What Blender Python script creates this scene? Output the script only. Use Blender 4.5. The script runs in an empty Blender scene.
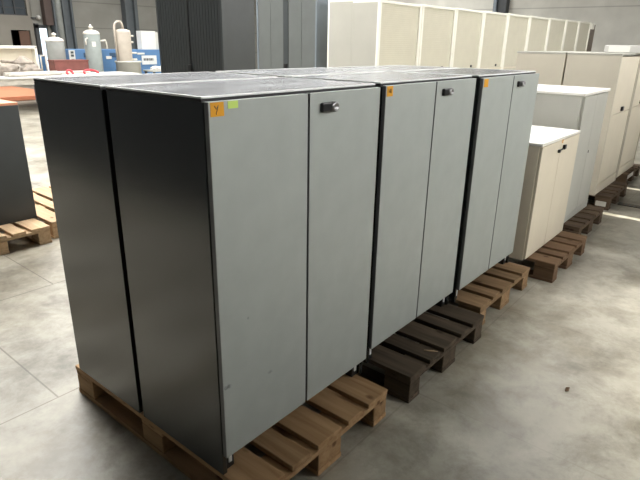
import bpy, bmesh, math, random
from mathutils import Matrix, Vector
random.seed(7)
S = bpy.context.scene
COL = S.collection
PI = math.pi

# ------------------------------------------------------------------ materials
def lin(c):
    return tuple((x/12.92 if x <= .04045 else ((x+.055)/1.055)**2.4) for x in c)

def mat(name, rgb, rough=.5, noise=.06, nscale=6.0, metal=0.0, spec=.5, stretch=None, bump=0.0, rough_var=0.0, coord='Object', detail=4):
    """rgb is linear base colour; subtle value noise in object space"""
    m = bpy.data.materials.new(name); m.use_nodes = True
    nt = m.node_tree; N = nt.nodes; L = nt.links
    b = N['Principled BSDF']
    b.inputs['Roughness'].default_value = rough
    b.inputs['Metallic'].default_value = metal
    b.inputs['Specular IOR Level'].default_value = spec
    b.inputs['Base Color'].default_value = (*rgb, 1)
    if noise > 0:
        tc = N.new('ShaderNodeTexCoord'); mp = N.new('ShaderNodeMapping')
        if stretch: mp.inputs['Scale'].default_value = stretch
        nz = N.new('ShaderNodeTexNoise'); nz.inputs['Scale'].default_value = nscale; nz.inputs['Detail'].default_value = detail
        cr = N.new('ShaderNodeValToRGB')
        lo = tuple(max(0, c*(1-noise)) for c in rgb); hi = tuple(min(1, c*(1+noise)) for c in rgb)
        cr.color_ramp.elements[0].position = .3; cr.color_ramp.elements[0].color = (*lo, 1)
        cr.color_ramp.elements[1].position = .7; cr.color_ramp.elements[1].color = (*hi, 1)
        L.new(tc.outputs[coord], mp.inputs[0]); L.new(mp.outputs[0], nz.inputs['Vector'])
        L.new(nz.outputs['Fac'], cr.inputs[0]); L.new(cr.outputs[0], b.inputs['Base Color'])
        if bump:
            bp = N.new('ShaderNodeBump'); bp.inputs['Strength'].default_value = bump; bp.inputs['Distance'].default_value = .01
            L.new(nz.outputs['Fac'], bp.inputs['Height']); L.new(bp.outputs[0], b.inputs['Normal'])
        if rough_var:
            mr = N.new('ShaderNodeMapRange'); mr.inputs[3].default_value = rough-rough_var; mr.inputs[4].default_value = rough+rough_var
            L.new(nz.outputs['Fac'], mr.inputs[0]); L.new(mr.outputs[0], b.inputs['Roughness'])
    return m

def wood(name, dark, light, knots=True):
    m = bpy.data.materials.new(name); m.use_nodes = True
    nt = m.node_tree; N = nt.nodes; L = nt.links; b = N['Principled BSDF']
    b.inputs['Roughness'].default_value = .8; b.inputs['Specular IOR Level'].default_value = .25
    tc = N.new('ShaderNodeTexCoord'); oi = N.new('ShaderNodeObjectInfo')
    add = N.new('ShaderNodeVectorMath'); add.operation = 'ADD'
    sc = N.new('ShaderNodeVectorMath'); sc.operation = 'SCALE'; sc.inputs['Scale'].default_value = 3.0
    L.new(oi.outputs['Location'], sc.inputs[0])
    L.new(tc.outputs['Object'], add.inputs[0]); L.new(sc.outputs[0], add.inputs[1])
    mp = N.new('ShaderNodeMapping'); mp.inputs['Scale'].default_value = (28, 2.2, 28)
    L.new(add.outputs[0], mp.inputs[0])
    nz = N.new('ShaderNodeTexNoise'); nz.inputs['Scale'].default_value = 1.0; nz.inputs['Detail'].default_value = 6; nz.inputs['Distortion'].default_value = .6
    L.new(mp.outputs[0], nz.inputs['Vector'])
    cr = N.new('ShaderNodeValToRGB'); cr.color_ramp.elements[0].position = .3; cr.color_ramp.elements[1].position = .72
    cr.color_ramp.elements[0].color = (*dark, 1); cr.color_ramp.elements[1].color = (*light, 1)
    L.new(nz.outputs['Fac'], cr.inputs[0])
    # each board has its own value
    wn = N.new('ShaderNodeTexWhiteNoise'); wn.noise_dimensions = '3D'
    L.new(oi.outputs['Random'], wn.inputs['Vector'])
    mr = N.new('ShaderNodeMapRange'); mr.inputs[3].default_value = .78; mr.inputs[4].default_value = 1.12
    L.new(wn.outputs['Value'], mr.inputs[0])
    mx = N.new('ShaderNodeMix'); mx.data_type = 'RGBA'; mx.blend_type = 'MULTIPLY'; mx.inputs[0].default_value = 1
    L.new(cr.outputs[0], mx.inputs[6]); L.new(mr.outputs[0], mx.inputs[7])
    last = mx.outputs[2]
    if knots:
        vo = N.new('ShaderNodeTexVoronoi'); vo.inputs['Scale'].default_value = 1.0
        mp2 = N.new('ShaderNodeMapping'); mp2.inputs['Scale'].default_value = (9, 5.5, 9)
        L.new(add.outputs[0], mp2.inputs[0]); L.new(mp2.outputs[0], vo.inputs['Vector'])
        kr = N.new('ShaderNodeValToRGB'); kr.color_ramp.elements[0].position = .07; kr.color_ramp.elements[1].position = .16
        kr.color_ramp.elements[0].color = (.28, .2, .15, 1); kr.color_ramp.elements[1].color = (1, 1, 1, 1)
        L.new(vo.outputs['Distance'], kr.inputs[0])
        m2 = N.new('ShaderNodeMix'); m2.data_type = 'RGBA'; m2.blend_type = 'MULTIPLY'; m2.inputs[0].default_value = .8
        L.new(last, m2.inputs[6]); L.new(kr.outputs[0], m2.inputs[7]); last = m2.outputs[2]
    L.new(last, b.inputs['Base Color'])
    bp = N.new('ShaderNodeBump'); bp.inputs['Strength'].default_value = .25; bp.inputs['Distance'].default_value = .004
    L.new(nz.outputs['Fac'], bp.inputs['Height']); L.new(bp.outputs[0], b.inputs['Normal'])
    return m

def emit(name, rgb, s):
    m = bpy.data.materials.new(name); m.use_nodes = True
    nt = m.node_tree; nt.nodes.clear()
    e = nt.nodes.new('ShaderNodeEmission'); o = nt.nodes.new('ShaderNodeOutputMaterial')
    e.inputs[0].default_value = (*rgb, 1); e.inputs[1].default_value = s
    nt.links.new(e.outputs[0], o.inputs[0]); return m

def floor_mat():
    m = bpy.data.materials.new('polished concrete'); m.use_nodes = True
    nt = m.node_tree; N = nt.nodes; L = nt.links; b = N['Principled BSDF']
    tc = N.new('ShaderNodeTexCoord')
    n1 = N.new('ShaderNodeTexNoise'); n1.inputs['Scale'].default_value = 1.3; n1.inputs['Detail'].default_value = 8; n1.inputs['Roughness'].default_value = .68; n1.inputs['Distortion'].default_value = .1
    L.new(tc.outputs['Object'], n1.inputs['Vector'])
    cr = N.new('ShaderNodeValToRGB')
    e = cr.color_ramp.elements
    e[0].position = .30; e[0].color = (.14, .128, .10, 1); e[1].position = .68; e[1].color = (.50, .475, .405, 1)
    x = e.new(.47); x.color = (.37, .348, .292, 1)
    L.new(n1.outputs['Fac'], cr.inputs[0])
    n2 = N.new('ShaderNodeTexNoise'); n2.inputs['Scale'].default_value = 4.0; n2.inputs['Detail'].default_value = 12; n2.inputs['Roughness'].default_value = .72; n2.inputs['Distortion'].default_value = .25
    L.new(tc.outputs['Object'], n2.inputs['Vector'])
    r2 = N.new('ShaderNodeValToRGB'); r2.color_ramp.elements[0].position = .36; r2.color_ramp.elements[1].position = .56
    r2.color_ramp.elements[0].color = (.50, .48, .44, 1); r2.color_ramp.elements[1].color = (1, 1, 1, 1)
    L.new(n2.outputs['Fac'], r2.inputs[0])
    mx = N.new('ShaderNodeMix'); mx.data_type = 'RGBA'; mx.blend_type = 'MULTIPLY'; mx.inputs[0].default_value = .75
    L.new(cr.outputs[0], mx.inputs[6]); L.new(r2.outputs[0], mx.inputs[7])
    n3 = N.new('ShaderNodeTexNoise'); n3.inputs['Scale'].default_value = 2.1; n3.inputs['Detail'].default_value = 9; n3.inputs['Roughness'].default_value = .62
    mp3 = N.new('ShaderNodeMapping'); mp3.inputs['Location'].default_value = (3.3, 7.1, 1.7); L.new(tc.outputs['Object'], mp3.inputs[0]); L.new(mp3.outputs[0], n3.inputs['Vector'])
    r3 = N.new('ShaderNodeValToRGB'); r3.color_ramp.elements[0].position = .46; r3.color_ramp.elements[1].position = .66
    r3.color_ramp.elements[0].color = (1, 1, 1, 1); r3.color_ramp.elements[1].color = (.60, .56, .49, 1); L.new(n3.outputs['Fac'], r3.inputs[0])
    m3 = N.new('ShaderNodeMix'); m3.data_type = 'RGBA'; m3.blend_type = 'MULTIPLY'; m3.inputs[0].default_value = .8
    L.new(mx.outputs[2], m3.inputs[6]); L.new(r3.outputs[0], m3.inputs[7]); mx = m3
    # saw-cut slab joints, running bond
    mp = N.new('ShaderNodeMapping'); mp.inputs['Location'].default_value = ((HX0+HX1+.3)/2+.65, (HY0-.3+HY1+2.5)/2-1.09+2.48, 0)
    L.new(tc.outputs['Object'], mp.inputs[0])
    br = N.new('ShaderNodeTexBrick'); br.offset = .5; br.inputs['Scale'].default_value = 1
    br.inputs['Brick Width'].default_value = 1.13; br.inputs['Row Height'].default_value = 1.24
    br.inputs['Mortar Size'].default_value = .005; br.inputs['Mortar Smooth'].default_value = .4
    br.inputs['Color1'].default_value = (1, 1, 1, 1); br.inputs['Color2'].default_value = (.94, .94, .94, 1); br.inputs['Mortar'].default_value = (.30, .27, .24, 1)
    L.new(mp.outputs[0], br.inputs['Vector'])
    m2 = N.new('ShaderNodeMix'); m2.data_type = 'RGBA'; m2.blend_type = 'MULTIPLY'
    geo = N.new('ShaderNodeNewGeometry'); sx = N.new('ShaderNodeSeparateXYZ'); L.new(geo.outputs['Position'], sx.inputs[0])
    jm = N.new('ShaderNodeMapRange'); jm.inputs[1].default_value = -.4; jm.inputs[2].default_value = .9; jm.inputs[3].default_value = .14; jm.inputs[4].default_value = .7
    L.new(sx.outputs['Y'], jm.inputs[0]); L.new(jm.outputs[0], m2.inputs[0])
    L.new(mx.outputs[2], m2.inputs[6]); L.new(br.outputs['Color'], m2.inputs[7])
    L.new(m2.outputs[2], b.inputs['Base Color'])
    mr = N.new('ShaderNodeMapRange'); mr.inputs[3].default_value = .25; mr.inputs[4].default_value = .55
    L.new(n2.outputs['Fac'], mr.inputs[0]); L.new(mr.outputs[0], b.inputs['Roughness'])
    b.inputs['Specular IOR Level'].default_value = .45
    return m

def wall_mat(name, rgb, zgap=0, xgap=0):
    """concrete panels with faint joints (world z / along-wall)"""
    m = mat(name, rgb, .85, .10, 1.2, spec=.2, detail=8)
    if zgap:
        nt = m.node_tree; N = nt.nodes; L = nt.links; b = N['Principled BSDF']
        src = b.inputs['Base Color'].links[0].from_socket
        tc = N.new('ShaderNodeTexCoord'); sp = N.new('ShaderNodeSeparateXYZ'); L.new(tc.outputs['Object'], sp.inputs[0])
        a = N.new('ShaderNodeMath'); a.operation = 'PINGPONG'; a.inputs[1].default_value = zgap/2
        L.new(sp.outputs['Z'], a.inputs[0])
        g = N.new('ShaderNodeMath'); g.operation = 'GREATER_THAN'; g.inputs[1].default_value = .02
        L.new(a.outputs[0], g.inputs[0])
        mr = N.new('ShaderNodeMapRange'); mr.inputs[3].default_value = .72; mr.inputs[4].default_value = 1
        L.new(g.outputs[0], mr.inputs[0])
        mx = N.new('ShaderNodeMix'); mx.data_type = 'RGBA'; mx.blend_type = 'MULTIPLY'; mx.inputs[0].default_value = 1
        L.new(src, mx.inputs[6]); L.new(mr.outputs[0], mx.inputs[7]); L.new(mx.outputs[2], b.inputs['Base Color'])
    return m

M = dict(
    door=mat('grey door laminate', (.36, .388, .372), .42, .05, 9, rough_var=.05),
    anth=mat('anthracite side panel', (.021, .0245, .025), .21, .10, 5, spec=1.0),
    top=mat('dusty grey top', (.11, .120, .136), .24, .5, 3.5, rough_var=.08, detail=9, stretch=(1, 2.2, 1)),
    topedge=mat('worn top edge', (.80, .81, .80), .35, .05),
    black=mat('black plinth', (.006, .006, .007), .5, 0),
    blackm=mat('black lock metal', (.012, .012, .013), .3, 0),
    chrome=mat('chrome', (.30, .30, .31), .3, 0, metal=1.0),
    bracket=mat('zinc bracket', (.72, .73, .72), .35, 0),
    orange=mat('orange sticker', (.66, .30, .002), .6, .03),
    lime=mat('lime sticker', (.50, .68, .14), .6, .03),
    ink=mat('ink', (.05, .03, .02), .6, 0),
    cream=mat('cream lacquer', (.70, .64, .52), .42, .04, 4),
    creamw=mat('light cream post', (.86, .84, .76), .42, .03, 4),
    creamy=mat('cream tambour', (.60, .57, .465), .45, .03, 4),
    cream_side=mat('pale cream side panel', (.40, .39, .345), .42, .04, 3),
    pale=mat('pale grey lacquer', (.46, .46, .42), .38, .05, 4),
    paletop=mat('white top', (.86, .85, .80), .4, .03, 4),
    greige=mat('greige lacquer', (.54, .50, .415), .45, .06, 3),
    taupe=mat('taupe', (.17, .14, .11), .6, .1, 4),
    dkgrey=mat('dark grey side', (.046, .052, .054), .4, .08, 5),
    tamb=mat('charcoal tambour', (.026, .030, .031), .45, .08, 5),
    midgrey=mat('mid grey door', (.115, .124, .12), .45, .05, 5),
    steel=mat('column steel', (.10, .115, .125), .5, .08, 4),
    edgeb=mat('door edge band', (.16, .165, .165), .45, 0),
    bluegrey=mat('blue grey steel', (.17, .20, .23), .45, .08, 4),
    w1=wood('new pallet wood', (.30, .175, .085), (.46, .30, .16)),
    w2=wood('weathered pallet wood', (.052, .040, .028), (.115, .085, .058)),
    w3=wood('tan pallet wood', (.20, .125, .065), (.33, .215, .12)),
    w4=wood('red brown pallet wood', (.13, .078, .045), (.22, .14, .085)),
    w5=wood('dark brown pallet wood', (.085, .058, .038), (.15, .105, .07)),
    w6=wood('sandy pallet wood', (.46, .31, .18), (.66, .48, .31)),
    orangetop=mat('orange wood top', (.70, .30, .17), .5, .08, 5),
    tank=mat('grey green tank paint', (.27, .285, .27), .5, .12, 5),
    tank2=mat('pale tank paint', (.28, .315, .305), .5, .10, 5),
    tankc=mat('cream tank paint', (.44, .39, .33), .5, .10, 5),
    tankw=mat('tank dome white', (.60, .57, .51), .5, .06, 5),
    blue=mat('machine blue', (.075, .17, .33), .5, .10, 4),
    dkblue=mat('dark blue grey hatch', (.03, .07, .13), .5, 0),
    white=mat('white paint', (.60, .59, .56), .5, .04, 4),
    tubm=mat('pale grey tub', (.48, .48, .44), .5, .06, 4),
    maroon=mat('maroon crate', (.17, .055, .045), .6, .2, 6),
    red=mat('red hose', (.50, .035, .05), .45, 0),
    junk=mat('grey beige scrap', (.24, .205, .17), .7, .35, 9, bump=.4),
    pipe=mat('pale grey pipe', (.44, .41, .36), .55, .15, 6),
    rag=mat('white rag', (.75, .73, .70), .8, .15, 8, bump=.4),
    glass_d=mat('dark window glass', (.075, .088, .10), .12, .15, 2),
    bar=mat('dark window bar', (.045, .05, .055), .5, 0),
    brown=mat('brown post', (.085, .058, .05), .6, .1, 3),
    brdoor=mat('brown door leaf', (.12, .062, .04), .6, .15, 3),
    dark=mat('painted shade black', (.006, .006, .006), .95, 0, spec=0),
    signg=mat('sign plate', (.60, .62, .62), .5, .04),
    daylight=emit('daylight door gap', (.82, .93, 1.0), 1.9),
)

def scuffed(src, spots):
    m = src.copy(); m.name = 'grey door laminate with scuffs'
    nt = m.node_tree; N = nt.nodes; L = nt.links; b = N['Principled BSDF']
    tc = N.new('ShaderNodeTexCoord')
    for (x, z, sx, sz, k) in spots:
        cur = b.inputs['Base Color'].links[0].from_socket
        mp = N.new('ShaderNodeMapping'); mp.inputs['Location'].default_value = (-x/sx, 0, -z/sz); mp.inputs['Scale'].default_value = (1/sx, 0, 1/sz)
        L.new(tc.outputs['Object'], mp.inputs[0])
        ln = N.new('ShaderNodeVectorMath'); ln.operation = 'LENGTH'; L.new(mp.outputs[0], ln.inputs[0])
        nz = N.new('ShaderNodeTexNoise'); nz.inputs['Scale'].default_value = 120; L.new(tc.outputs['Object'], nz.inputs['Vector'])
        ad = N.new('ShaderNodeMath'); ad.operation = 'MULTIPLY_ADD'; ad.inputs[1].default_value = 1.6; L.new(nz.outputs['Fac'], ad.inputs[0]); L.new(ln.outputs['Value'], ad.inputs[2])
        mr = N.new('ShaderNodeMapRange'); mr.inputs[1].default_value = 1.2; mr.inputs[2].default_value = 1.9; mr.inputs[3].default_value = k; mr.inputs[4].default_value = 1
        L.new(ad.outputs[0], mr.inputs[0])
        mx = N.new('ShaderNodeMix'); mx.data_type = 'RGBA'; mx.blend_type = 'MULTIPLY'; mx.inputs[0].default_value = 1
        L.new(cur, mx.inputs[6]); L.new(mr.outputs[0], mx.inputs[7]); L.new(mx.outputs[2], b.inputs['Base Color'])
    return m

# ------------------------------------------------------------------ mesh helpers
class MB:
    def __init__(s): s.bm = bmesh.new(); s.mats = []
    def _mi(s, m):
        if m is None: return 0
        if m not in s.mats: s.mats.append(m)
        return s.mats.index(m)
    def box(s, x0, x1, y0, y1, z0, z1, bev=0, m=None, rot=None):
        r = bmesh.ops.create_cube(s.bm, size=1)
        vs = r['verts']
        for v in vs:
            v.co = Vector(((x0+x1)/2+v.co.x*(x1-x0), (y0+y1)/2+v.co.y*(y1-y0), (z0+z1)/2+v.co.z*(z1-z0)))
        fs = set(f for v in vs for f in v.link_faces)
        mi = s._mi(m)
        for f in fs: f.material_index = mi
        if bev:
            es = list(set(e for v in vs for e in v.link_edges))
            bmesh.ops.bevel(s.bm, geom=es, offset=bev, segments=2, affect='EDGES', profile=.5, material=-1)
        return s
    def tube(s, pts, r, n=10, m=None):
        pts = [Vector(p) for p in pts]; rings = []; mi = s._mi(m)
        rs = r if isinstance(r, (list, tuple)) else [r]*len(pts)
        for i, p in enumerate(pts):
            d = (pts[min(i+1, len(pts)-1)]-pts[max(i-1, 0)]).normalized()
            a = d.orthogonal().normalized() if i == 0 else (a-d*a.dot(d)).normalized()
            bb = d.cross(a)
            rings.append([s.bm.verts.new(p+(a*math.cos(2*PI*k/n)+bb*math.sin(2*PI*k/n))*rs[i]) for k in range(n)])
        for A, B in zip(rings, rings[1:]):
            for k in range(n):
                f = s.bm.faces.new((A[k], A[(k+1) % n], B[(k+1) % n], B[k])); f.smooth = True; f.material_index = mi
        for R in (rings[0][::-1], rings[-1]):
            f = s.bm.faces.new(R); f.material_index = mi
        return s
    def lathe(s, prof, c=(0, 0, 0), n=28, m=None):
        mi = s._mi(m); rings = []
        for r, z in prof:
            rings.append([s.bm.verts.new((c[0]+r*math.cos(2*PI*k/n), c[1]+r*math.sin(2*PI*k/n), c[2]+z)) for k in range(n)])
        for A, B in zip(rings, rings[1:]):
            for k in range(n):
                f = s.bm.faces.new((A[k], A[(k+1) % n], B[(k+1) % n], B[k])); f.smooth = True; f.material_index = mi
        f = s.bm.faces.new(rings[0][::-1]); f.material_index = mi
        f = s.bm.faces.new(rings[-1]); f.material_index = mi
        return s
    def lump(s, c, size, seed, amp=.25, m=None, sub=3):
        from mathutils import noise
        r = bmesh.ops.create_icosphere(s.bm, subdivisions=sub, radius=1)
        mi = s._mi(m)
        for v in r['verts']:
            k = 1+amp*noise.noise(v.co*2.1+Vector((seed*3.1, seed*1.7, seed)))+amp*.5*noise.noise(v.co*5+Vector((seed, seed, seed)))
            p = v.co*k
            z = c[2]+p.z*size[2]
            v.co = Vector((c[0]+p.x*size[0], c[1]+p.y*size[1], max(z, c[2]-size[2]*.8)))
            for f in v.link_faces: f.material_index = mi; f.smooth = True
        return s
    def build(s, name, m=None, parent=None, loc=None):
        me = bpy.data.meshes.new(name)
        bmesh.ops.recalc_face_normals(s.bm, faces=s.bm.faces)
        s.bm.to_mesh(me); s.bm.free()
        for mm in (s.mats if s.mats else [m]): me.materials.append(mm)
        o = bpy.data.objects.new(name, me); COL.objects.link(o)
        if parent: o.parent = parent
        if loc: o.location = loc
        return o

def box(name, x0, x1, y0, y1, z0, z1, m, parent=None, bev=0):
    """part with its origin at its own centre"""
    c = Vector(((x0+x1)/2, (y0+y1)/2, (z0+z1)/2))
    b = MB(); b.box(x0-c.x, x1-c.x, y0-c.y, y1-c.y, z0-c.z, z1-c.z, bev)
    o = b.build(name, m, parent)
    off = Vector((0, 0, 0))
    if parent is not None and parent.type == 'MESH': off = Vector(parent.get('_o', (0, 0, 0)))
    o.location = c-off
    o['_o'] = tuple(c)
    return o

def thing(name, label, cat, loc=(0, 0, 0), rz=0, group=None):
    o = bpy.data.objects.new(name, None); COL.objects.link(o)
    o.location = loc; o.rotation_euler = (0, 0, rz); o.empty_display_size = .1
    tag(o, label, cat, group); return o
def tag(o, label, cat, group=None):
    o['label'] = label; o['category'] = cat
    if group: o['group'] = group
    return o
def struct(o): o['kind'] = 'structure'; return o
def dup(root, loc, rz=0, label=None, group=None):
    r = root.copy(); COL.objects.link(r); r.location = loc; r.rotation_euler = (0, 0, rz)
    if label: r['label'] = label
    if group: r['group'] = group
    def rec(src, dst):
        for ch in src.children:
            c = ch.copy(); COL.objects.link(c); c.parent = dst; rec(ch, c)
    rec(root, r)
    return r
def setmat(root, pairs):
    for ch in root.children_recursive:
        if ch.type == 'MESH':
            for k, s in enumerate(ch.material_slots):
                for a, b in pairs:
                    if s.material == a: s.link = 'OBJECT'; s.material = b

PH = .144
# ------------------------------------------------------------------ the hall
HX0, HX1, HY0, HY1, HZ = -2.1, 24.0, -6.0, 22.0, 6.2
struct(box('floor', HX0, HX1+.3, HY0-.3, HY1+2.5, -.1, 0, floor_mat()))
WM = wall_mat('grey wall panel', (.28, .275, .25), 1.0)
WR = wall_mat('grey end wall', (.60, .59, .54), 2.66)
WD = wall_mat('grey annex block wall', (.255, .24, .21), 0)
WF = mat('front wall', (.12, .12, .115), .9, .05, 2)
# far wall (door opening of the annex part cut out: pieces of ONE wall mesh)
DX0, DX1, DZ = 8.47, 9.20, 1.84
b = MB()
for x0, x1, z0, z1 in ((9.35, HX1, 0, HZ),):
    b.box(x0, x1, HY1, HY1+.3, z0, z1)
wf = struct(b.build('wall_far', WM))
b = MB()
WZ = 2.37
for x0, x1, z0, z1 in ((HX0, DX0, 0, WZ), (DX0, DX1, DZ, WZ), (DX1, 9.35, 0, HZ), (HX0, 4.0, WZ, HZ), (4.0, 9.35, 4.4, HZ), (9.32, 9.35, WZ, HZ)):
    b.box(x0, x1, HY1-.02, HY1+.3, z0, z1)
struct(b.build('wall_annex', WD))
b = MB(); b.box(DX0-.1, DX1+.1, HY1+1.6, HY1+1.7, 0, 2.2); b.box(DX0-.1, DX0, HY1+.3, HY1+1.6, 0, 2.2); b.box(DX1, DX1+.1, HY1+.3, HY1+1.6, 0, 2.2); b.box(DX0-.1, DX1+.1, HY1+.3, HY1+1.7, 2.1, 2.2)
struct(b.build('trim_1', M['dark']))  # near-black colour stands in for the shade of the unlit recess
struct(box('door_1', DX0+.33, DX1-.02, HY1+.05, HY1+.1, 0.02, DZ-.02, M['brdoor'], None, .004))
# annex windows with bars
b = MB(); b.box(4.0, 9.32, HY1+.1, HY1+.12, WZ, 4.4, m=M['glass_d'])
for x in (4.0, 5.3, 6.6, 7.55, 8.35, 8.75, 9.27): b.box(x, x+.05, HY1+.02, HY1+.1, WZ, 4.4, m=M['bar'])
for z in (WZ, 2.62, 3.3, 4.35): b.box(4.0, 9.32, HY1+.03, HY1+.09, z, z+.045, m=M['bar'])
struct(b.build('window_1'))
# bright door gap with daylight behind
struct(box('door_2', 9.50, 9.80, HY1-.10, HY1-.02, .05, 1.93, M['daylight']))
b = MB(); b.box(9.36, 9.50, HY1-.14, HY1, 0, 2.1); b.box(9.80, 9.84, HY1-.14, HY1, 0, 2.0); b.box(9.36, 9.84, HY1-.14, HY1, 1.93, 2.05)
struct(b.build('trim_2', M['bar']))
# columns and downpipe on the far wall
struct(box('trim_3', 9.72, 10.02, HY1-.35, HY1-.06, 2.05, HZ, M['brown']))
b = MB(); b.box(10.02, 10.10, HY1-.45, HY1-.05, 0, HZ); b.box(10.42, 10.80, HY1-.28, HY1-.24, 0, HZ); b.box(10.40, 10.47, HY1-.45, HY1-.05, 0, HZ); b.box(10.74, 10.82, HY1-.45, HY1-.05, 0, HZ)
struct(b.build('trim_4', M['steel']))
struct(MB().tube([(10.27, HY1-.3, 0), (10.27, HY1-.3, HZ)], .14, 14).build('trim_5', M['tank']))
b = MB(); b.box(13.24, 13.36, HY1-.35, HY1-.02, 0, HZ); b.box(13.36, 13.78, HY1-.2, HY1-.14, 0, HZ); b.box(13.7, 13.85, HY1-.35, HY1-.02, 0, HZ)
struct(b.build('trim_6', M['steel']))
# end wall on the right with its steel column
struct(box('wall_right', HX1, HX1+.3, HY0-.3, HY1+.3, 0, HZ, WR))
b = MB(); b.box(HX1-.35, HX1, 9.28, 9.42, 0, HZ, m=M['bluegrey']); b.box(HX1-.22, HX1-.16, 8.95, 9.28, 0, HZ, m=M['bar']); b.box(HX1-.35, HX1, 8.83, 8.95, 0, HZ, m=M['bar'])
struct(b.build('trim_7'))
struct(box('wall_left_added', HX0-.3, HX0, HY0-.3, HY1+.3, 0, HZ, mat('added dark left wall', (.03, .032, .034), .9, .1, 2, spec=.1)))  # unseen wall, added close and dark so the side panels reflect darkness
# wall behind the aisle: two narrow gaps let the low sun through
SL = ((4.86, 4.945), (6.20, 6.265))
b = MB(); xs = [HX0, SL[0][0], SL[0][1], SL[1][0], SL[1][1], HX1]
for a, c in ((0, 1), (2, 3), (4, 5)): b.box(xs[a], xs[c], HY0-.1, HY0, 0, HZ)
for a, c in SL: b.box(a, c, HY0-.1, HY0, 0, .72); b.box(a, c, HY0-.1, HY0, 1.36, HZ)
struct(b.build('wall_front', WF))
# low shading partition added out of view to shade the lower doors and aisle
b = MB()
for x0, x1, z1 in ((-2.1, 1.5, 2.42), (3.9, 4.86, 2.2), (4.945, 6.2, 2.2), (6.265, 11, 2.2)): b.box(x0, x1, -2.75, -2.65, 0, z1)
struct(b.build('shade_partition', mat('shading partition', (.06, .06, .058), .8, .1, 2)))
struct(box('ceiling', HX0-.3, HX1+.3, HY0-.3, HY1+.3, HZ+.02, HZ+.2, WF))
# unseen glowing roof panels, added to light the hall
def added_roof_panel(n, x0, x1, y0, y1, s, rgb=(1, .985, .95)):
    struct(box('window_%d' % n, x0, x1, y0, y1, HZ-.03, HZ, emit('added roof glow %d' % n, rgb, s)))
added_roof_panel(2, 0.0, 10.0, 6.5, 16.5, 5.4)
added_roof_panel(3, .4, 3.6, 2.8, 6.4, 25.0)
added_roof_panel(5, 7.0, 13.0, .8, 3.2, 9.0)
added_roof_panel(6, 10.0, 22.0, 10, 14, 7.0)
# unseen window band, added to light the door fronts
struct(box('window_7', -1.5, 15.0, HY0+.01, HY0+.04, 3.0, 5.2, emit('added window glow', (1, .985, .94), 10.4)))
b = MB()
for k in range(12): b.box(-1.53+k*1.5, -1.47+k*1.5, HY0+.0, HY0+.07, 2.95, 5.25)
b.box(-1.55, 15.05, HY0, HY0+.07, 2.93, 3.0); b.box(-1.55, 15.05, HY0, HY0+.07, 5.2, 5.27)
struct(b.build('trim_8', M['bar']))
# unseen high-bay lamp, added for the bright pool on the aisle floor
t = thing('added_bay_lamp', 'unseen round metal high bay lamp added to brighten the aisle floor', 'lamp', (2.35, -2.0, HZ-.5))
MB().lathe([(.04, .521), (.04, .2), (.12, .15), (.28, -.02), (.30, -.05), (.26, -.03), (.10, .08)], n=24).build('lamp_shade', M['bluegrey'], t)
sp = bpy.data.lights.new('added aisle spot', 'SPOT'); sp.energy = 2150; sp.spot_size = math.radians(41); sp.spot_blend = 1.0; sp.shadow_soft_size = .25; sp.color = (1, .96, .88)
spo = bpy.data.objects.new('added aisle spot', sp); COL.objects.link(spo); spo.parent = t; spo.location = (0, 0, -.1)

sun = bpy.data.lights.new('sun', 'SUN'); sun.energy = 40; sun.angle = .004; sun.color = (1, .95, .85)
so = bpy.data.objects.new('sun', sun); COL.objects.link(so)
so.rotation_euler = (math.radians(90-12), 0, 0)
w = bpy.data.worlds.new('world'); S.world = w; w.use_nodes = True
w.node_tree.nodes['Background'].inputs[0].default_value = (.75, .85, 1, 1)
w.node_tree.nodes['Background'].inputs[1].default_value = .5

# drain grate in the aisle floor
t = thing('floor_drain', 'dark slotted drain grate strip across the far aisle floor', 'drain', (5.40, -.95, 0))
box('drain_frame', -.05, .05, -.85, .85, 0, .006, M['blackm'], t)
b = MB()
for k in range(40): b.box(-.035, .035, -.83+k*.0415, -.81+k*.0415, .006, .010)
b.build('grate_bars', M['taupe'], t)

# ------------------------------------------------------------------ pallets
PW, PD = .8, 1.2
def make_pallet(label, wm, loc, rz=0):
    t = thing('wooden_pallet', label, 'pallet', loc, rz, 'wooden pallets under the cabinets')
    x = 0
    for k, wd in enumerate((.145, .1, .145, .1, .145)):
        box('deck_board', x, x+wd, random.uniform(0, .006), PD-random.uniform(0, .006), .122, .144, wm, t, .003); x += wd+.0413
    for y in (0, .5275, 1.055):
        box('stringer_board', .003, PW-.003, y+.002, y+.143, .100, .1215, wm, t, .003)
        for xx, ww in ((0, .1), (.3275, .145), (.7, .1)):
            box('block', xx+.002, xx+ww-.002, y+.003, y+.142, .0225, .0995, wm, t, .004)
    for xx, ww in ((0, .1), (.3275, .145), (.7, .1)):
        box('skid_board', xx, xx+ww, 0.001, PD-.001, 0, .022, wm, t, .003)
    return t
p1 = make_pallet('light tan wooden pallet under the nearest grey-door cabinet', M['w1'], (0, -.139, 0))
def pallet(label, m, loc, rz=0):
    p = dup(p1, loc, rz, label)
    if m: setmat(p, [(M['w1'], m)])
    return p
pallet('dark weathered wooden pallet under the middle grey-door cabinet', M['w2'], (.942, -.171, 0))
pallet('tan wooden pallet under the farthest grey-door cabinet', M['w3'], (1.815, -.119, 0))
pallet('reddish brown wooden pallet under the low cream cabinet', M['w4'], (2.785, -.235, 0))
pallet('brown wooden pallet under the pale grey cabinet with white top', M['w5'], (3.76, -.13, 0))
p6 = pallet('dark brown wooden pallet with white label under the tall greige cabinet', M['w5'], (5.03, -.08, 0))
box('paper_label', -.004, -.001, .03, .13, .035, .085, M['white'], p6)['label'] = 'white paper label'
p7 = pallet('dark wooden pallet at the right edge, last along the aisle', M['w5'], (6.30, .02, 0))
box('paper_label', .0, .30, -.006, -.002, .09, .135, M['white'], p7)['label'] = 'white paper strip'
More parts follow.
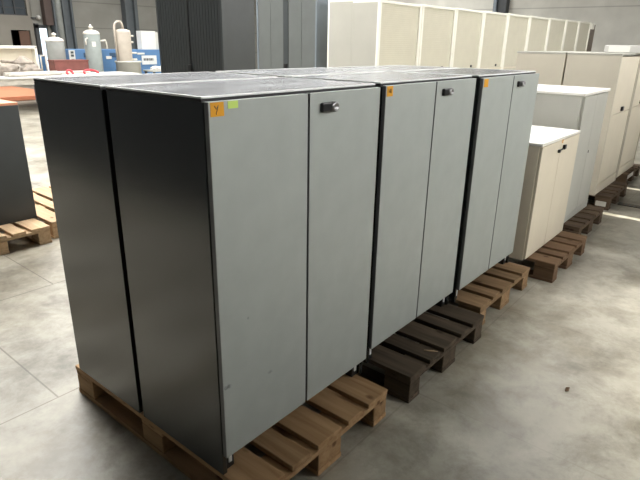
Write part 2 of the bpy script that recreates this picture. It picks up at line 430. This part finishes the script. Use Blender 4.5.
pl = pallet('sandy wooden pallet under the dark cabinet at the left edge', M['w6'], (.055, 3.13, 0))
pallet('bare sandy wooden pallet right of the dark cabinet at the left edge', M['w6'], (.90, 3.20, 0), math.radians(-1))

# ------------------------------------------------------------------ grey-door cabinets
CW, DS, CD, CT, DB, DT = .827, .018, .4865, 1.279, .085, 1.2675
def make_cabinet(label, group):
    t = thing('filing_cabinet', label, 'cabinet', (0, 0, PH), 0, group)
    y0, y1 = DS+.004, DS+CD
    for x0, x1 in ((0, .019), (CW-.019, CW)):
        box('side_panel', x0, x1, y0, y1, 0, CT-.013, M['anth'], t, .0015)
    box('back_panel', .019, CW-.019, y1-.012, y1-.002, .0, CT-.013, M['anth'], t)
    box('inner_front', .019, CW-.019, y0+.004, y0+.016, DB, CT-.016, M['black'], t)
    tp = box('top_panel', 0, CW, y0+.004, y1, CT-.0125, CT-.0045, M['black'], t, .001)
    box('top_sheet', .0005, CW-.0005, y0+.005, y1-.001, CT-.0045, CT, M['top'], tp)
    for a in ((0, .007, y0+.004, y1), (CW-.007, CW, y0+.004, y1), (.007, CW-.007, y0+.004, y0+.010), (.007, CW-.007, y1-.006, y1)):
        box('edge_trim', a[0]-.0005, a[1]+.0005, a[2]-.0005, a[3]+.0005, CT-.0045, CT+.0012, M['topedge'], tp, .0012)['label'] = 'pale worn edge'
    box('bottom_panel', .019, CW-.019, y0+.006, y1-.012, DB, DB+.018, M['black'], t)
    for x in (.021, CW-.061):
        for y in (y0+.012, y1-.06):
            ft = box('foot', x, x+.04, y, y+.04, 0, DB, M['black'], t, .002)
            if y < .2: box('foot_bracket', x+.014, x+.028, y-.004, y, .026, .062, M['bracket'], ft, .001)['label'] = 'bright foot bracket'
    for x0, x1 in ((.0015, CW/2-.0045), (CW/2+.0045, CW-.0015)):
        d = box('door', x0+.0008, x1-.0008, 0, DS, DB, DT, M['door'], t, .0012)
        for ex in (x0, x1-.0008): box('edge_band', ex, ex+.0008, .0012, DS-.0012, DB+.001, DT-.001, M['edgeb'], d)['label'] = 'darker grey edge band'
        if x0 > .1:
            h = box('lock_handle', x0+.050, x0+.106, -.014, 0, DT-.064, DT-.032, M['blackm'], d, .005)
            r = MB().lathe([(.0165, 0), (.0175, .004), (.0175, .016), (.014, .020), (.0105, .0205), (.0095, .015), (.002, .015)], n=24).build('lock_cylinder', M['chrome'], h)
            r.rotation_euler = (PI/2, 0, 0); r.scale = (1.25, 1, 1)
            r.location = Vector((x0+.114, 0, DT-.048))-Vector(h['_o']); r['label'] = 'chrome lock end'
    return t
GF = 'grey-door cabinets in the front row'
GR = 'cabinets standing back to back behind the front row'
cab = make_cabinet('nearest grey two-door cabinet with orange and lime stickers', GF)
XS = ((0, 0), (.9027, .0259), (1.7714, .0073))
cabs = [cab,
        dup(cab, (XS[1][0], XS[1][1], PH), 0, 'middle grey two-door cabinet of the front row with a marked orange sticker'),
        dup(cab, (XS[2][0], XS[2][1], PH), 0, 'farthest grey two-door cabinet of the front row beside the low cream cabinet')]
for (x, y), lb in zip(XS, ('dark cabinet back to back behind the nearest grey-door cabinet', 'dark cabinet back to back behind the middle grey-door cabinet', 'dark cabinet back to back behind the farthest grey-door cabinet')):
    rear = dup(cab, (x, y+DS+CD+.008, PH), 0, lb, GR)
    setmat(rear, [(M['door'], M['dark']), (M['edgeb'], M['dark'])])  # rear doors blacked out: shade of the gap between cabinets put into colour
    for o in [c for c in rear.children_recursive if c.name.startswith('lock_')]: bpy.data.objects.remove(o)
def left_door(c):
    return [o for o in c.children if o.name.startswith('door')][0]
zc = (DB+DT)/2+PH
d0 = left_door(cabs[0]); d0.material_slots[0].link = 'OBJECT'
d0.material_slots[0].material = scuffed(M['door'], [(.022-.206, .507-zc, .016, .010, .45), (.215-.206, .467-zc, .012, .007, .7), (.12-.206, .72-zc, .006, .005, .7)])
def sticker(c, x0, x1, z0, z1, m, label, strokes=()):
    d = left_door(c)
    s = box('sticker', x0, x1, -.0012, 0, z0, z1, m, d); s['label'] = label
    cx, cz = (x0+x1)/2, (z0+z1)/2
    if strokes:
        b = MB()
        for st in strokes:
            b.tube([(px, -.0009, pz) for px, pz in st], .0011, 6)
        i = b.build('marking', M['ink'], s)      # pen marks on the sticker
    return s
sticker(cabs[0], .008, .055, 1.228, 1.266, M['orange'], 'orange sticker',
        [[(-.010, .010), (-.004, .001), (.003, .010)], [(.004, .011), (-.001, -.003), (-.005, -.010), (-.003, -.013)]])
sticker(cabs[0], .070, .107, 1.246, 1.266, M['lime'], 'lime green sticker')
sticker(cabs[1], .008, .050, 1.226, 1.266, M['orange'], 'orange sticker',
        [[(-.010, .010), (-.008, -.006), (-.003, .004), (.001, -.006), (.003, .010)], [(.006, .010), (.008, -.008)]])
sticker(cabs[2], .012, .062, 1.222, 1.262, M['orange'], 'orange sticker')

# ------------------------------------------------------------------ paler cabinets farther along the aisle
# low cream cabinet
W_, D_, T_ = .85, .46, .826
t = thing('low_cabinet', 'low cream two-door cabinet on reddish pallet next to the grey cabinets', 'cabinet', (2.70, -.05, PH))
box('body', 0, W_, .02, D_, 0, T_-.02, M['cream'], t, .003)
box('top_panel', -.003, W_+.003, 0, D_, T_-.02, T_, M['paletop'], t, .003)
for k, (a, c) in enumerate(((.004, W_*.47-.002), (W_*.47+.002, W_-.004))):
    d = box('door', a, c, 0, .018, .012, T_-.024, M['cream'], t, .002)
    x = (c-.060 if k == 0 else a+.045)
    zz = T_-.105 if k == 0 else T_-.095
    h = box('handle', x, x+(.03 if k == 0 else .042), -.018, 0, zz, zz+(.024 if k == 0 else .034), M['blackm'], d, .006)
    if k == 0:
        box('latch_bar', x+.025, x+.11, -.013, -.004, zz+.012, zz+.021, M['blackm'], d, .003)
    else:
        box('tape_mark', x-.03, x-.012, -.0015, 0, zz+.05, zz+.075, M['orange'], d)['label'] = 'small orange mark'
# pale grey cabinet with white top
W_, D_, T_ = .785, .80, 1.085
t = thing('steel_cabinet', 'pale grey two-door cabinet with overhanging white top behind the low cream one', 'cabinet', (3.735, .01, PH))
box('body', 0, W_, .02, D_, 0, T_-.02, M['pale'], t, .003)
box('top_panel', -.004, W_+.006, -.004, D_, T_-.022, T_, M['paletop'], t, .003)
box('plinth', .01, W_-.01, .004, .02, 0, .055, M['pale'], t)
for k, (a, c) in enumerate(((.03, W_*.5-.002), (W_*.5+.002, W_-.03))):
    d = box('door', a, c, .0, .018, .06, T_-.03, M['pale'], t, .003)
    if k == 1: box('keyhole', a+.02, a+.035, -.004, 0, .56, .585, M['blackm'], d, .003)
# greige tall pair of cabinets, back to back, and the next one
def greige(label, loc, rz=0):
    W_, D_, T_ = .90, .49, 1.375
    t = thing('storage_cabinet', label, 'cabinet', loc, rz, 'greige cabinets with split doors')
    for a, c in ((0, .03), (W_-.03, W_)): box('side_panel', a, c, 0, D_, 0, T_-.02, M['greige'], t, .003)
    box('back_panel', .03, W_-.03, D_-.03, D_-.005, 0, T_-.02, M['greige'], t)
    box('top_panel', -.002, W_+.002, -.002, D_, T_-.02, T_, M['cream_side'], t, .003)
    box('base_rail', .03, W_-.03, .004, .03, 0, .10, M['cream'], t)
    d = box('lower_door', .033, W_-.033, .006, .025, .108, .792, M['cream'], t, .003)
    u = box('upper_door', .033, W_-.033, .006, .025, .800, T_-.03, M['cream'], t, .003)
    box('lock', W_*.5-.03, W_*.5+.03, -.018, .006, .815, .86, M['blackm'], u, .008)
    return t
g1 = greige('greige split-door cabinet with white slab on top, right of the pale grey cabinet', (4.97, .06, PH))
dup(g1, (4.97+.90, .06+.995, PH), PI, 'greige cabinet back to back behind the one with the white slab')
dup(g1, (6.02, .08, PH), 0, 'greige split-door cabinet cut off by the right edge')
dup(g1, (6.02+.90, .08+.995, PH), PI, 'greige cabinet back to back behind the one at the right edge')
t = thing('white_slab', 'white board slab lying on top of the greige cabinets', 'board', (5.55, -.08, 1.519))
b = MB(); b.box(0, 1.36, .08, .44, 0, .075, .006, m=M['white']); b.build('slab', None, t)
box('edge_tape', -.002, .08, .2, .4, .01, .065, M['paletop'], t)

# ------------------------------------------------------------------ row of tall cream tambour cabinets
XC = [5.845, 7.04, 8.20, 9.34, 10.50, 11.74, 13.04, 14.31, 15.44, 16.55]
def tambour_mb(w, z0, z1, step=.028):
    b = MB(); n = max(1, int((z1-z0)/step))
    for k in range(n):
        b.box(0, w, 0, .010, z0+k*(z1-z0)/n+.003, z0+(k+1)*(z1-z0)/n-.001, .003)
    b.box(0, w, .006, .014, z0, z1)
    return b
ORD = ('leftmost', 'second', 'third', 'fourth', 'fifth', 'sixth', 'seventh', 'eighth', 'ninth')
def tall_cream(w, H, label, loc, rz=0):
    D = .46
    t = thing('tambour_cabinet', label, 'cabinet', loc, rz, 'tall cream tambour cabinets in the back row')
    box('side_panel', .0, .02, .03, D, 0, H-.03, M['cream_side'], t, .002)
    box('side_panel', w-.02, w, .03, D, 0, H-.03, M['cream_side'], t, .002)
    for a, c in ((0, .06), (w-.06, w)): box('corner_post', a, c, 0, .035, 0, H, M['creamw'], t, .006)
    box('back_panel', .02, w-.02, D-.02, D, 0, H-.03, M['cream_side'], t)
    box('top_panel', .0, w, .035, D, H-.03, H, M['creamw'], t, .002)
    box('top_rail', .06, w-.06, .004, .035, H-.035, H, M['creamw'], t, .002)
    box('middle_rail', .06, w-.06, .004, .035, 1.125, 1.165, M['cream'], t, .002)
    box('base_rail', .06, w-.06, .004, .035, 0, .20, M['cream'], t, .002)
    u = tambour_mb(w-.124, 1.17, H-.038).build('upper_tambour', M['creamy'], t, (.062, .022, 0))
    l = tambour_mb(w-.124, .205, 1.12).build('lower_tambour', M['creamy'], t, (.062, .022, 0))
    lk = MB(); lk.box(-.03, .03, -.016, 0, -.022, .022, .006); lk.build('lock', M['blackm'], u, ((w-.124)*.5+.25, 0, 1.205))
    return t
for i in range(9):
    w_ = XC[i+1]-XC[i]-.012
    H = 2.145+.011*i
    if i == 0: lb = 'leftmost tall cream tambour cabinet, its pale side panel facing left'
    elif i == 8: lb = 'last tall cream tambour cabinet at the right end of the back row'
    else: lb = '%s tall cream tambour cabinet from the left in the back row' % ORD[i]
    tall_cream(w_, H, lb, (XC[i], 3.40, 0))
tall_cream(1.18, 2.165, 'tall cream cabinet back to back behind the leftmost tambour cabinet', (XC[0]+1.18, 3.40+.9215, 0), PI)
t = thing('end_frame', 'narrow taupe end frame closing the row of tall cream cabinets', 'frame', (16.60, 3.42, 0))
box('upright_panel', .0, .5, 0, .45, 0, 2.19, M['taupe'], t, .01)
box('corner_cap', .0, .2, -.05, .0, 2.06, 2.21, M['creamw'], t, .01)

# ------------------------------------------------------------------ tall dark cabinets
def vtamb(w, z0, z1, step=.045):
    b = MB(); n = int(w/step)
    for k in range(n): b.box(k*w/n+.003, (k+1)*w/n-.003, 0, .010, z0, z1, .003)
    b.box(0, w, .006, .014, z0, z1)
    return b
def tall_dark(name, label, loc, rz, w, D, H, fm, sm, bar, lockz):
    t = thing(name, label, 'cabinet', loc, rz, 'tall dark cabinets at the back')
    box('side_panel', 0, .025, 0, D, 0, H-.03, sm, t, .002); box('side_panel', w-.025, w, 0, D, 0, H-.03, sm, t, .002)
    box('back_panel', .025, w-.025, D-.02, D, 0, H-.03, sm, t)
    box('top_panel', 0, w, 0, D, H-.03, H, sm, t, .002)
    box('plinth', .025, w-.025, .02, .04, 0, .08, M['black'], t)
    h = w/2
    for a, c in ((.027, h-bar/2), (h+bar/2, w-.027)):
        o = vtamb(c-a, .08, H-.032, .045 if fm is M['tamb'] else .2).build('tambour_door', fm, t, (a, .008, 0))
    mb = box('closing_bar', h-bar/2+.001, h+bar/2-.001, .0, .03, .08, H-.032, M['black'] if fm is M['tamb'] else M['dkgrey'], t, .003)
    lk = box('lock', h-.035, h+.035, -.02, 0, lockz-.04, lockz+.04, M['blackm'], mb, .006)
    return t
# front faces -X: local +X runs towards world -Y, local +Y towards world +X
tall_dark('wardrobe_cabinet', 'tall charcoal tambour cabinet behind the nearest grey cabinets', (3.0, 4.545, 0), -PI/2, 1.13, .46, 2.12, M['tamb'], M['dkgrey'], .02, 1.275)
tall_dark('wardrobe_cabinet', 'tall mid grey two-door cabinet left of the cream row', (5.71, 5.71, 0), -PI/2+math.radians(5), 1.2, .45, 2.30, M['midgrey'], M['bluegrey'], .10, 1.20)

def sliver(name, pts, w, h, m, loc, label, cat):
    b = MB(); P = [Vector(p) for p in pts]
    b.tube([Vector((p.x, p.y, h)) for p in P], [w*.4]+[w]*(len(P)-2)+[w*.3], 6)
    for v in b.bm.verts: v.co.z = h+(v.co.z-h)*(h/w)
    tag(b.build(name, m, None, loc), label, cat)
sliver('wood_chip', [(-.02, .004, 0), (-.006, 0, 0), (.008, .003, 0), (.02, -.004, 0)], .009, .005, M['w4'], (1.545, -.70, 0), 'small brown wood chip lying on the aisle floor', 'chip')
sliver('wood_splinter', [(-.016, .030, 0), (-.006, .010, 0), (.007, -.010, 0), (.018, -.030, 0)], .005, .003, M['w6'], (1.200, -.130, PH), 'pale wood splinter lying on the dark weathered pallet', 'splinter')

# ------------------------------------------------------------------ left side
t = thing('low_cabinet', 'dark cabinet with orange top at the left edge on sandy pallet', 'cabinet', (.055, 3.42, PH), 0)
W_, D_, T_ = .83, .49, .945
for a, c in ((0, .02), (W_-.02, W_)): box('side_panel', a, c, .004, D_, 0, T_-.02, M['anth'], t, .002)
box('back_panel', .02, W_-.02, D_-.02, D_, 0, T_-.02, M['anth'], t)
box('front_panel', .0, W_, 0, .02, 0, T_-.02, M['dkgrey'], t, .002)
box('top_panel', 0, W_, 0, D_, T_-.02, T_, M['orangetop'], t, .002)['label'] = 'orange top'
# orange boards lying on the bright floor, seen under the work tables
t = thing('board_stack', 'low stack of orange boards lying on the bright floor behind the work tables', 'boards', (4.4, 14.15, 0))
for k in range(3): box('board', .0, 2.1, .02*k, 3.6, .012+.034*k, .045+.034*k, M['orangetop'], t, .003)
for y in (.1, 1.7, 3.4): box('batten', .0, 2.1, y, y+.08, 0, .012, M['bar'], t)

# long white work table
t = thing('work_table', 'long white work table in front of the tanks and scrap', 'table', (3.6, 11.5, 0))
box('table_top', 0, 3.55, 0, .95, .73, .77, M['white'], t, .004)
for x in (.08, 1.78, 3.42):
    for y in (.08, .87): box('leg', x-.03, x+.03, y-.03, y+.03, 0, .73, M['bar'], t)
box('apron', .03, 3.52, .03, .05, .60, .73, M['pipe'], t)
t = thing('side_table', 'pale table behind the white work table carrying the pump and cream crate', 'table', (3.6, 12.50, 0))
box('table_top', 0, 1.85, 0, 1.0, .73, .77, M['pipe'], t, .004)
for x in (.08, 1.77):
    for y in (.08, .92): box('leg', x-.03, x+.03, y-.03, y+.03, 0, .73, M['bar'], t)
TZ = .77
b = MB(); b.tube([(0, 0, 0), (.5, .02, 0), (1.0, -.02, .0)], [.03]*3, 8); tag(b.build('timber_pole', M['tankw'], None, (5.2, 12.2, TZ+.03)), 'short pale pole lying on the white table before the maroon crate', 'pole')
def hose(cx, cy, r, label, arc):
    pts = [(cx+r*math.cos(a), cy+r*.6*math.sin(a), TZ+.036+.06*math.sin(max(0, a))) for a in [arc[0]+(arc[1]-arc[0])*k/16 for k in range(17)]]
    o = MB().tube([Vector(p)-Vector((cx, cy, TZ)) for p in pts], .026, 8).build('hose', M['red'], None, (cx, cy, TZ))
    tag(o, label, 'hose', 'red hoses on the white table')
hose(5.52, 11.85, .07, 'small red hose coil on the white table, left of the two', (0, 2*PI))
hose(5.95, 11.66, .17, 'red hose arc on the white table below the middle tank', (-.2, PI+.2))
# junk at the left end of the table
def lump(name, loc, size, seed, m, label, cat, amp=.3, group=None):
    o = MB().lump((0, 0, size[2]*.8), size, seed, amp).build(name, m, None, loc); tag(o, label, cat, group)
lump('scrap_heap', (4.25, 12.15, TZ), (.26, .17, .14), 3, M['junk'], 'grey beige heap of scrap at the left end of the white table', 'scrap', .45)
lump('scrap_heap', (4.78, 12.2, TZ), (.22, .17, .11), 9, M['junk'], 'smaller grey scrap heap on the white table right of the first', 'scrap', .5)
for k, (y, z, r, lb) in enumerate(((11.80, 0, .045, 'nearest pale pipe lying on the white table'), (11.60, 0, .03, 'thin pale pipe at the front edge of the white table'))):
    o = MB().tube([(0, 0, 0), (1.2, .12, 0)], r, 10).build('pipe', M['pipe'], None, (4.05, y, TZ+r)); tag(o, lb, 'pipe', 'pipes on the white table')
# gearbox like casting on the stand behind the scrap
t = thing('pump_casting', 'beige pump casting resting on a low stand before the cream crate', 'pump', (4.80, 12.62, .77))
box('stand', -.35, .36, 0, .4, 0, .21, M['pipe'], t, .01)
b = MB(); b.lathe([(.03, 0), (.26, .0), (.22, .06), (.12, .12), (.06, .17), (.03, .18)], (0.1, .2, .21), 20); b.build('casting', M['junk'], t)
b = MB(); b.tube([(-.40, .15, .28), (.0, .15, .25)], .03, 8); b.build('spout', M['junk'], t)
t = thing('rack_frame', 'small beige tube frame standing beside the blue box', 'frame', (5.24, 12.62, .77))
for x in (0, .12):
    b = MB(); b.tube([(x, 0, 0), (x, 0, .40)], .018, 8); b.build('upright', M['pipe'], t)
b = MB(); b.tube([(0, 0, .40), (.12, 0, .40)], .018, 8); b.build('crossbar', M['pipe'], t)
# cream crate standing behind
t = thing('crate_panel', 'large cream rimmed panel crate standing on the table at the far left', 'crate', (4.34, 13.2, .77))
box('back_sheet', 0, 1.09, .2, .24, 0, .58, M['cream'], t)
for a in ((0, .06, 0, .65), (1.05, 1.11, 0, .65)): box('rim_post', a[0], a[1], .0, .25, a[2], a[3]-.05, M['creamw'], t, .006)
box('rim_top', 0, 1.11, 0, .25, .55, .61, M['creamw'], t, .006)
# blue boxes and maroon crate
t = thing('blue_box', 'small blue cabinet box left of the first tank', 'box', (5.50, 13.45, 0)); box('body', 0, .24, 0, .4, 0, 1.16, M['blue'], t, .006)
for z in (.85, .95, 1.05): box('vent_slot', .02, .06, -.006, .0, z, z+.05, M['bar'], t)
t = thing('maroon_crate', 'maroon crate standing behind the white table between two tanks', 'crate', (5.50, 12.5, 0)); box('body', 0, .86, 0, .34, 0, 1.04, M['maroon'], t, .008)
box('lid', -.01, .87, -.01, .35, 1.04, 1.07, M['maroon'], t, .004)
# blue machine
t = thing('blue_machine', 'long blue machine cabinet behind the tanks', 'machine', (6.63, 14.0, 0))
box('body', 0, 3.3, 0, .8, 0, 1.29, M['blue'], t, .01)
box('end_panel', .0, .17, -.012, 0, .6, 1.27, M['white'], t, .003)['label'] = 'white end panel'
for z in (.98, 1.10, 1.18): box('vent', .05, .13, -.02, -.012, z, z+.06, M['bar'], t)
box('hatch', .42, .66, -.012, 0, 1.08, 1.2, M['dkblue'], t, .003)
box('hatch', 1.2, 1.48, -.012, 0, 1.08, 1.2, M['dkblue'], t, .003)
box('name_plate', 1.08, 1.25, -.014, 0, 1.03, 1.11, M['white'], t, .003)
box('name_plate', 2.1, 2.35, -.014, 0, 1.15, 1.2, M['white'], t, .003)
s = box('sign_plate', 2.24, 2.76, -.016, 0, .86, 1.12, M['signg'], t, .003)
b = MB(); x = -.2
for k, wd in enumerate((.05, .04, .06, .03, .05, .05, .04)):
    b.box(x, x+wd-.012, -.012, -.008, -.02, .05)
    x += wd+.005
b.build('lettering', M['bar'], s)
t = thing('control_box', 'white upright control box on top of the blue machine', 'box', (8.99, 14.1, 1.29))
box('body', 0, .50, 0, .25, 0, .53, M['white'], t, .006); box('side_flap', .53, .62, .05, .25, 0, .50, M['tubm'], t, .004)
# tanks
def tank(label, loc, R, H, m, dome, valve):
    t = thing('pressure_tank', label, 'tank', loc, 0, 'upright tanks by the blue machine')
    MB().lathe([(R*.9, 0), (R, .03), (R, H-.02), (R*.99, H)], n=32).build('shell', m, t)
    MB().lathe([(R, H-.01), (R*1.02, H+.01), (R*.9, H+.05), (R*.55, H+.085), (.05, H+.10)], n=32).build('dome', M['tankw'], t)
    v = MB(); v.lathe([(.035, H+.09), (.035, H+.14), (.06, H+.14), (.06, H+.17), (.03, H+.18), (.02, H+valve)], n=14); v.build('valve', M['tankw'], t)
    return t
tank('grey upright tank, leftmost of the three tanks', (5.87, 13.12, 0), .215, 1.50, M['tank'], 0, .20)
t = tank('pale grey-blue upright tank with white label, middle of the three', (6.80, 13.0, 0), .205, 1.69, M['tank2'], 0, .23)
box('label_plate', -.12, -.02, -.212, -.19, 1.38, 1.50, M['white'], t, .004)
MB().tube([(.17, -.1, 1.52), (.30, -.12, 1.54), (.33, -.12, 1.48), (.34, -.12, 1.33)], .022, 8).build('side_pipe', M['tankw'], t)
MB().tube([(-.17, -.1, 1.58), (-.24, -.12, 1.56), (-.24, -.12, 1.42)], .02, 8).build('side_pipe', M['tankw'], t)
t = thing('pressure_tank', 'cream upright tank with bent top pipe standing in a wide pale round tub', 'tank', (7.71, 13.0, 0), 0, 'upright tanks by the blue machine')
MB().lathe([(.18, .9), (.19, .95), (.205, 1.74), (.19, 1.80), (.10, 1.83), (.03, 1.84)], n=32).build('shell', M['tankc'], t)
MB().tube([(-.23, 0, .98), (-.24, 0, 1.85), (-.22, 0, 1.95), (-.14, 0, 2.02), (-.05, 0, 2.02), (.0, 0, 1.96), (.02, 0, 1.84)], .03, 10).build('bent_pipe', M['tankc'], t)
for z, l in ((1.66, .14), (1.50, .12), (1.22, .2), (1.05, .2)):
    MB().tube([(.14, -.08, z), (.14+l*.8, -.1, z)], .024, 8).build('fitting', M['tankw'], t)
MB().lathe([(.30, 0), (.33, .02), (.33, .96), (.355, .97), (.355, 1.01), (.32, 1.01), (.30, .97), (.21, .96), (.05, .95)], (.08, 0, 0), n=36).build('round_tub', M['tubm'], t)  # tub around the tank's foot, joined on as its base
# rags right of the tub, on the skirt table
t = thing('bench', 'low pale bench right of the cream tank carrying white rags', 'bench', (8.30, 12.6, 0)); box('bench_top', 0, .9, 0, .5, .72, .76, M['tubm'], t, .004)
for x in (.06, .84):
    for y in (.05, .45): box('leg', x-.025, x+.025, y-.025, y+.025, 0, .72, M['bar'], t)
lump('white_rag', (8.52, 12.78, .76), (.15, .12, .06), 5, M['rag'], 'crumpled white rag on the bench, left of the two', 'rag', .5, 'rags on the bench')
lump('white_rag', (8.86, 12.8, .76), (.16, .12, .075), 8, M['rag'], 'crumpled white rag on the bench beside the charcoal cabinet', 'rag', .55, 'rags on the bench')
# wall lamp
t = thing('wall_lamp', 'small pale wall lamp above the bright door gap', 'lamp', (9.52, HY1-.02, 2.30))
box('bracket', -.25, .02, -.10, -.06, -.02, .02, M['bar'], t); 
b = MB(); b.lump((0, 0, 0), (.09, .09, .09), 1, 0, None, 2); b.build('lamp_head', M['white'], t, (0.02, -.1, .02))

for o in bpy.data.objects:
    if '_o' in o: del o['_o']

# ------------------------------------------------------------------ camera
cam = bpy.data.cameras.new('camera'); co = bpy.data.objects.new('camera', cam); COL.objects.link(co)
yaw, pit, rol = .8842, -.3507, .0177
ca, sa, cb, sb = math.cos(yaw), math.sin(yaw), math.cos(pit), math.sin(pit)
f = Vector((sa*cb, ca*cb, sb)); r = Vector((ca, -sa, 0)); u = r.cross(f)
r2 = r*math.cos(rol)+u*math.sin(rol); u2 = -r*math.sin(rol)+u*math.cos(rol)
mw = Matrix((r2, u2, -f)).transposed().to_4x4(); mw.translation = Vector((-.9388, -1.1638, 1.5644))
co.matrix_world = mw
cam.sensor_width = 36; cam.lens = 538.31/640*36; cam.clip_start = .05
S.camera = co
S.view_settings.view_transform = 'Standard'; S.view_settings.look = 'None'
S.view_settings.gamma = 1; S.view_settings.use_curve_mapping = False
S.view_settings.exposure = 0.0
S.cycles.max_bounces = 8; S.cycles.diffuse_bounces = 5; S.cycles.use_denoising = True
S.cycles.sample_clamp_indirect = 8
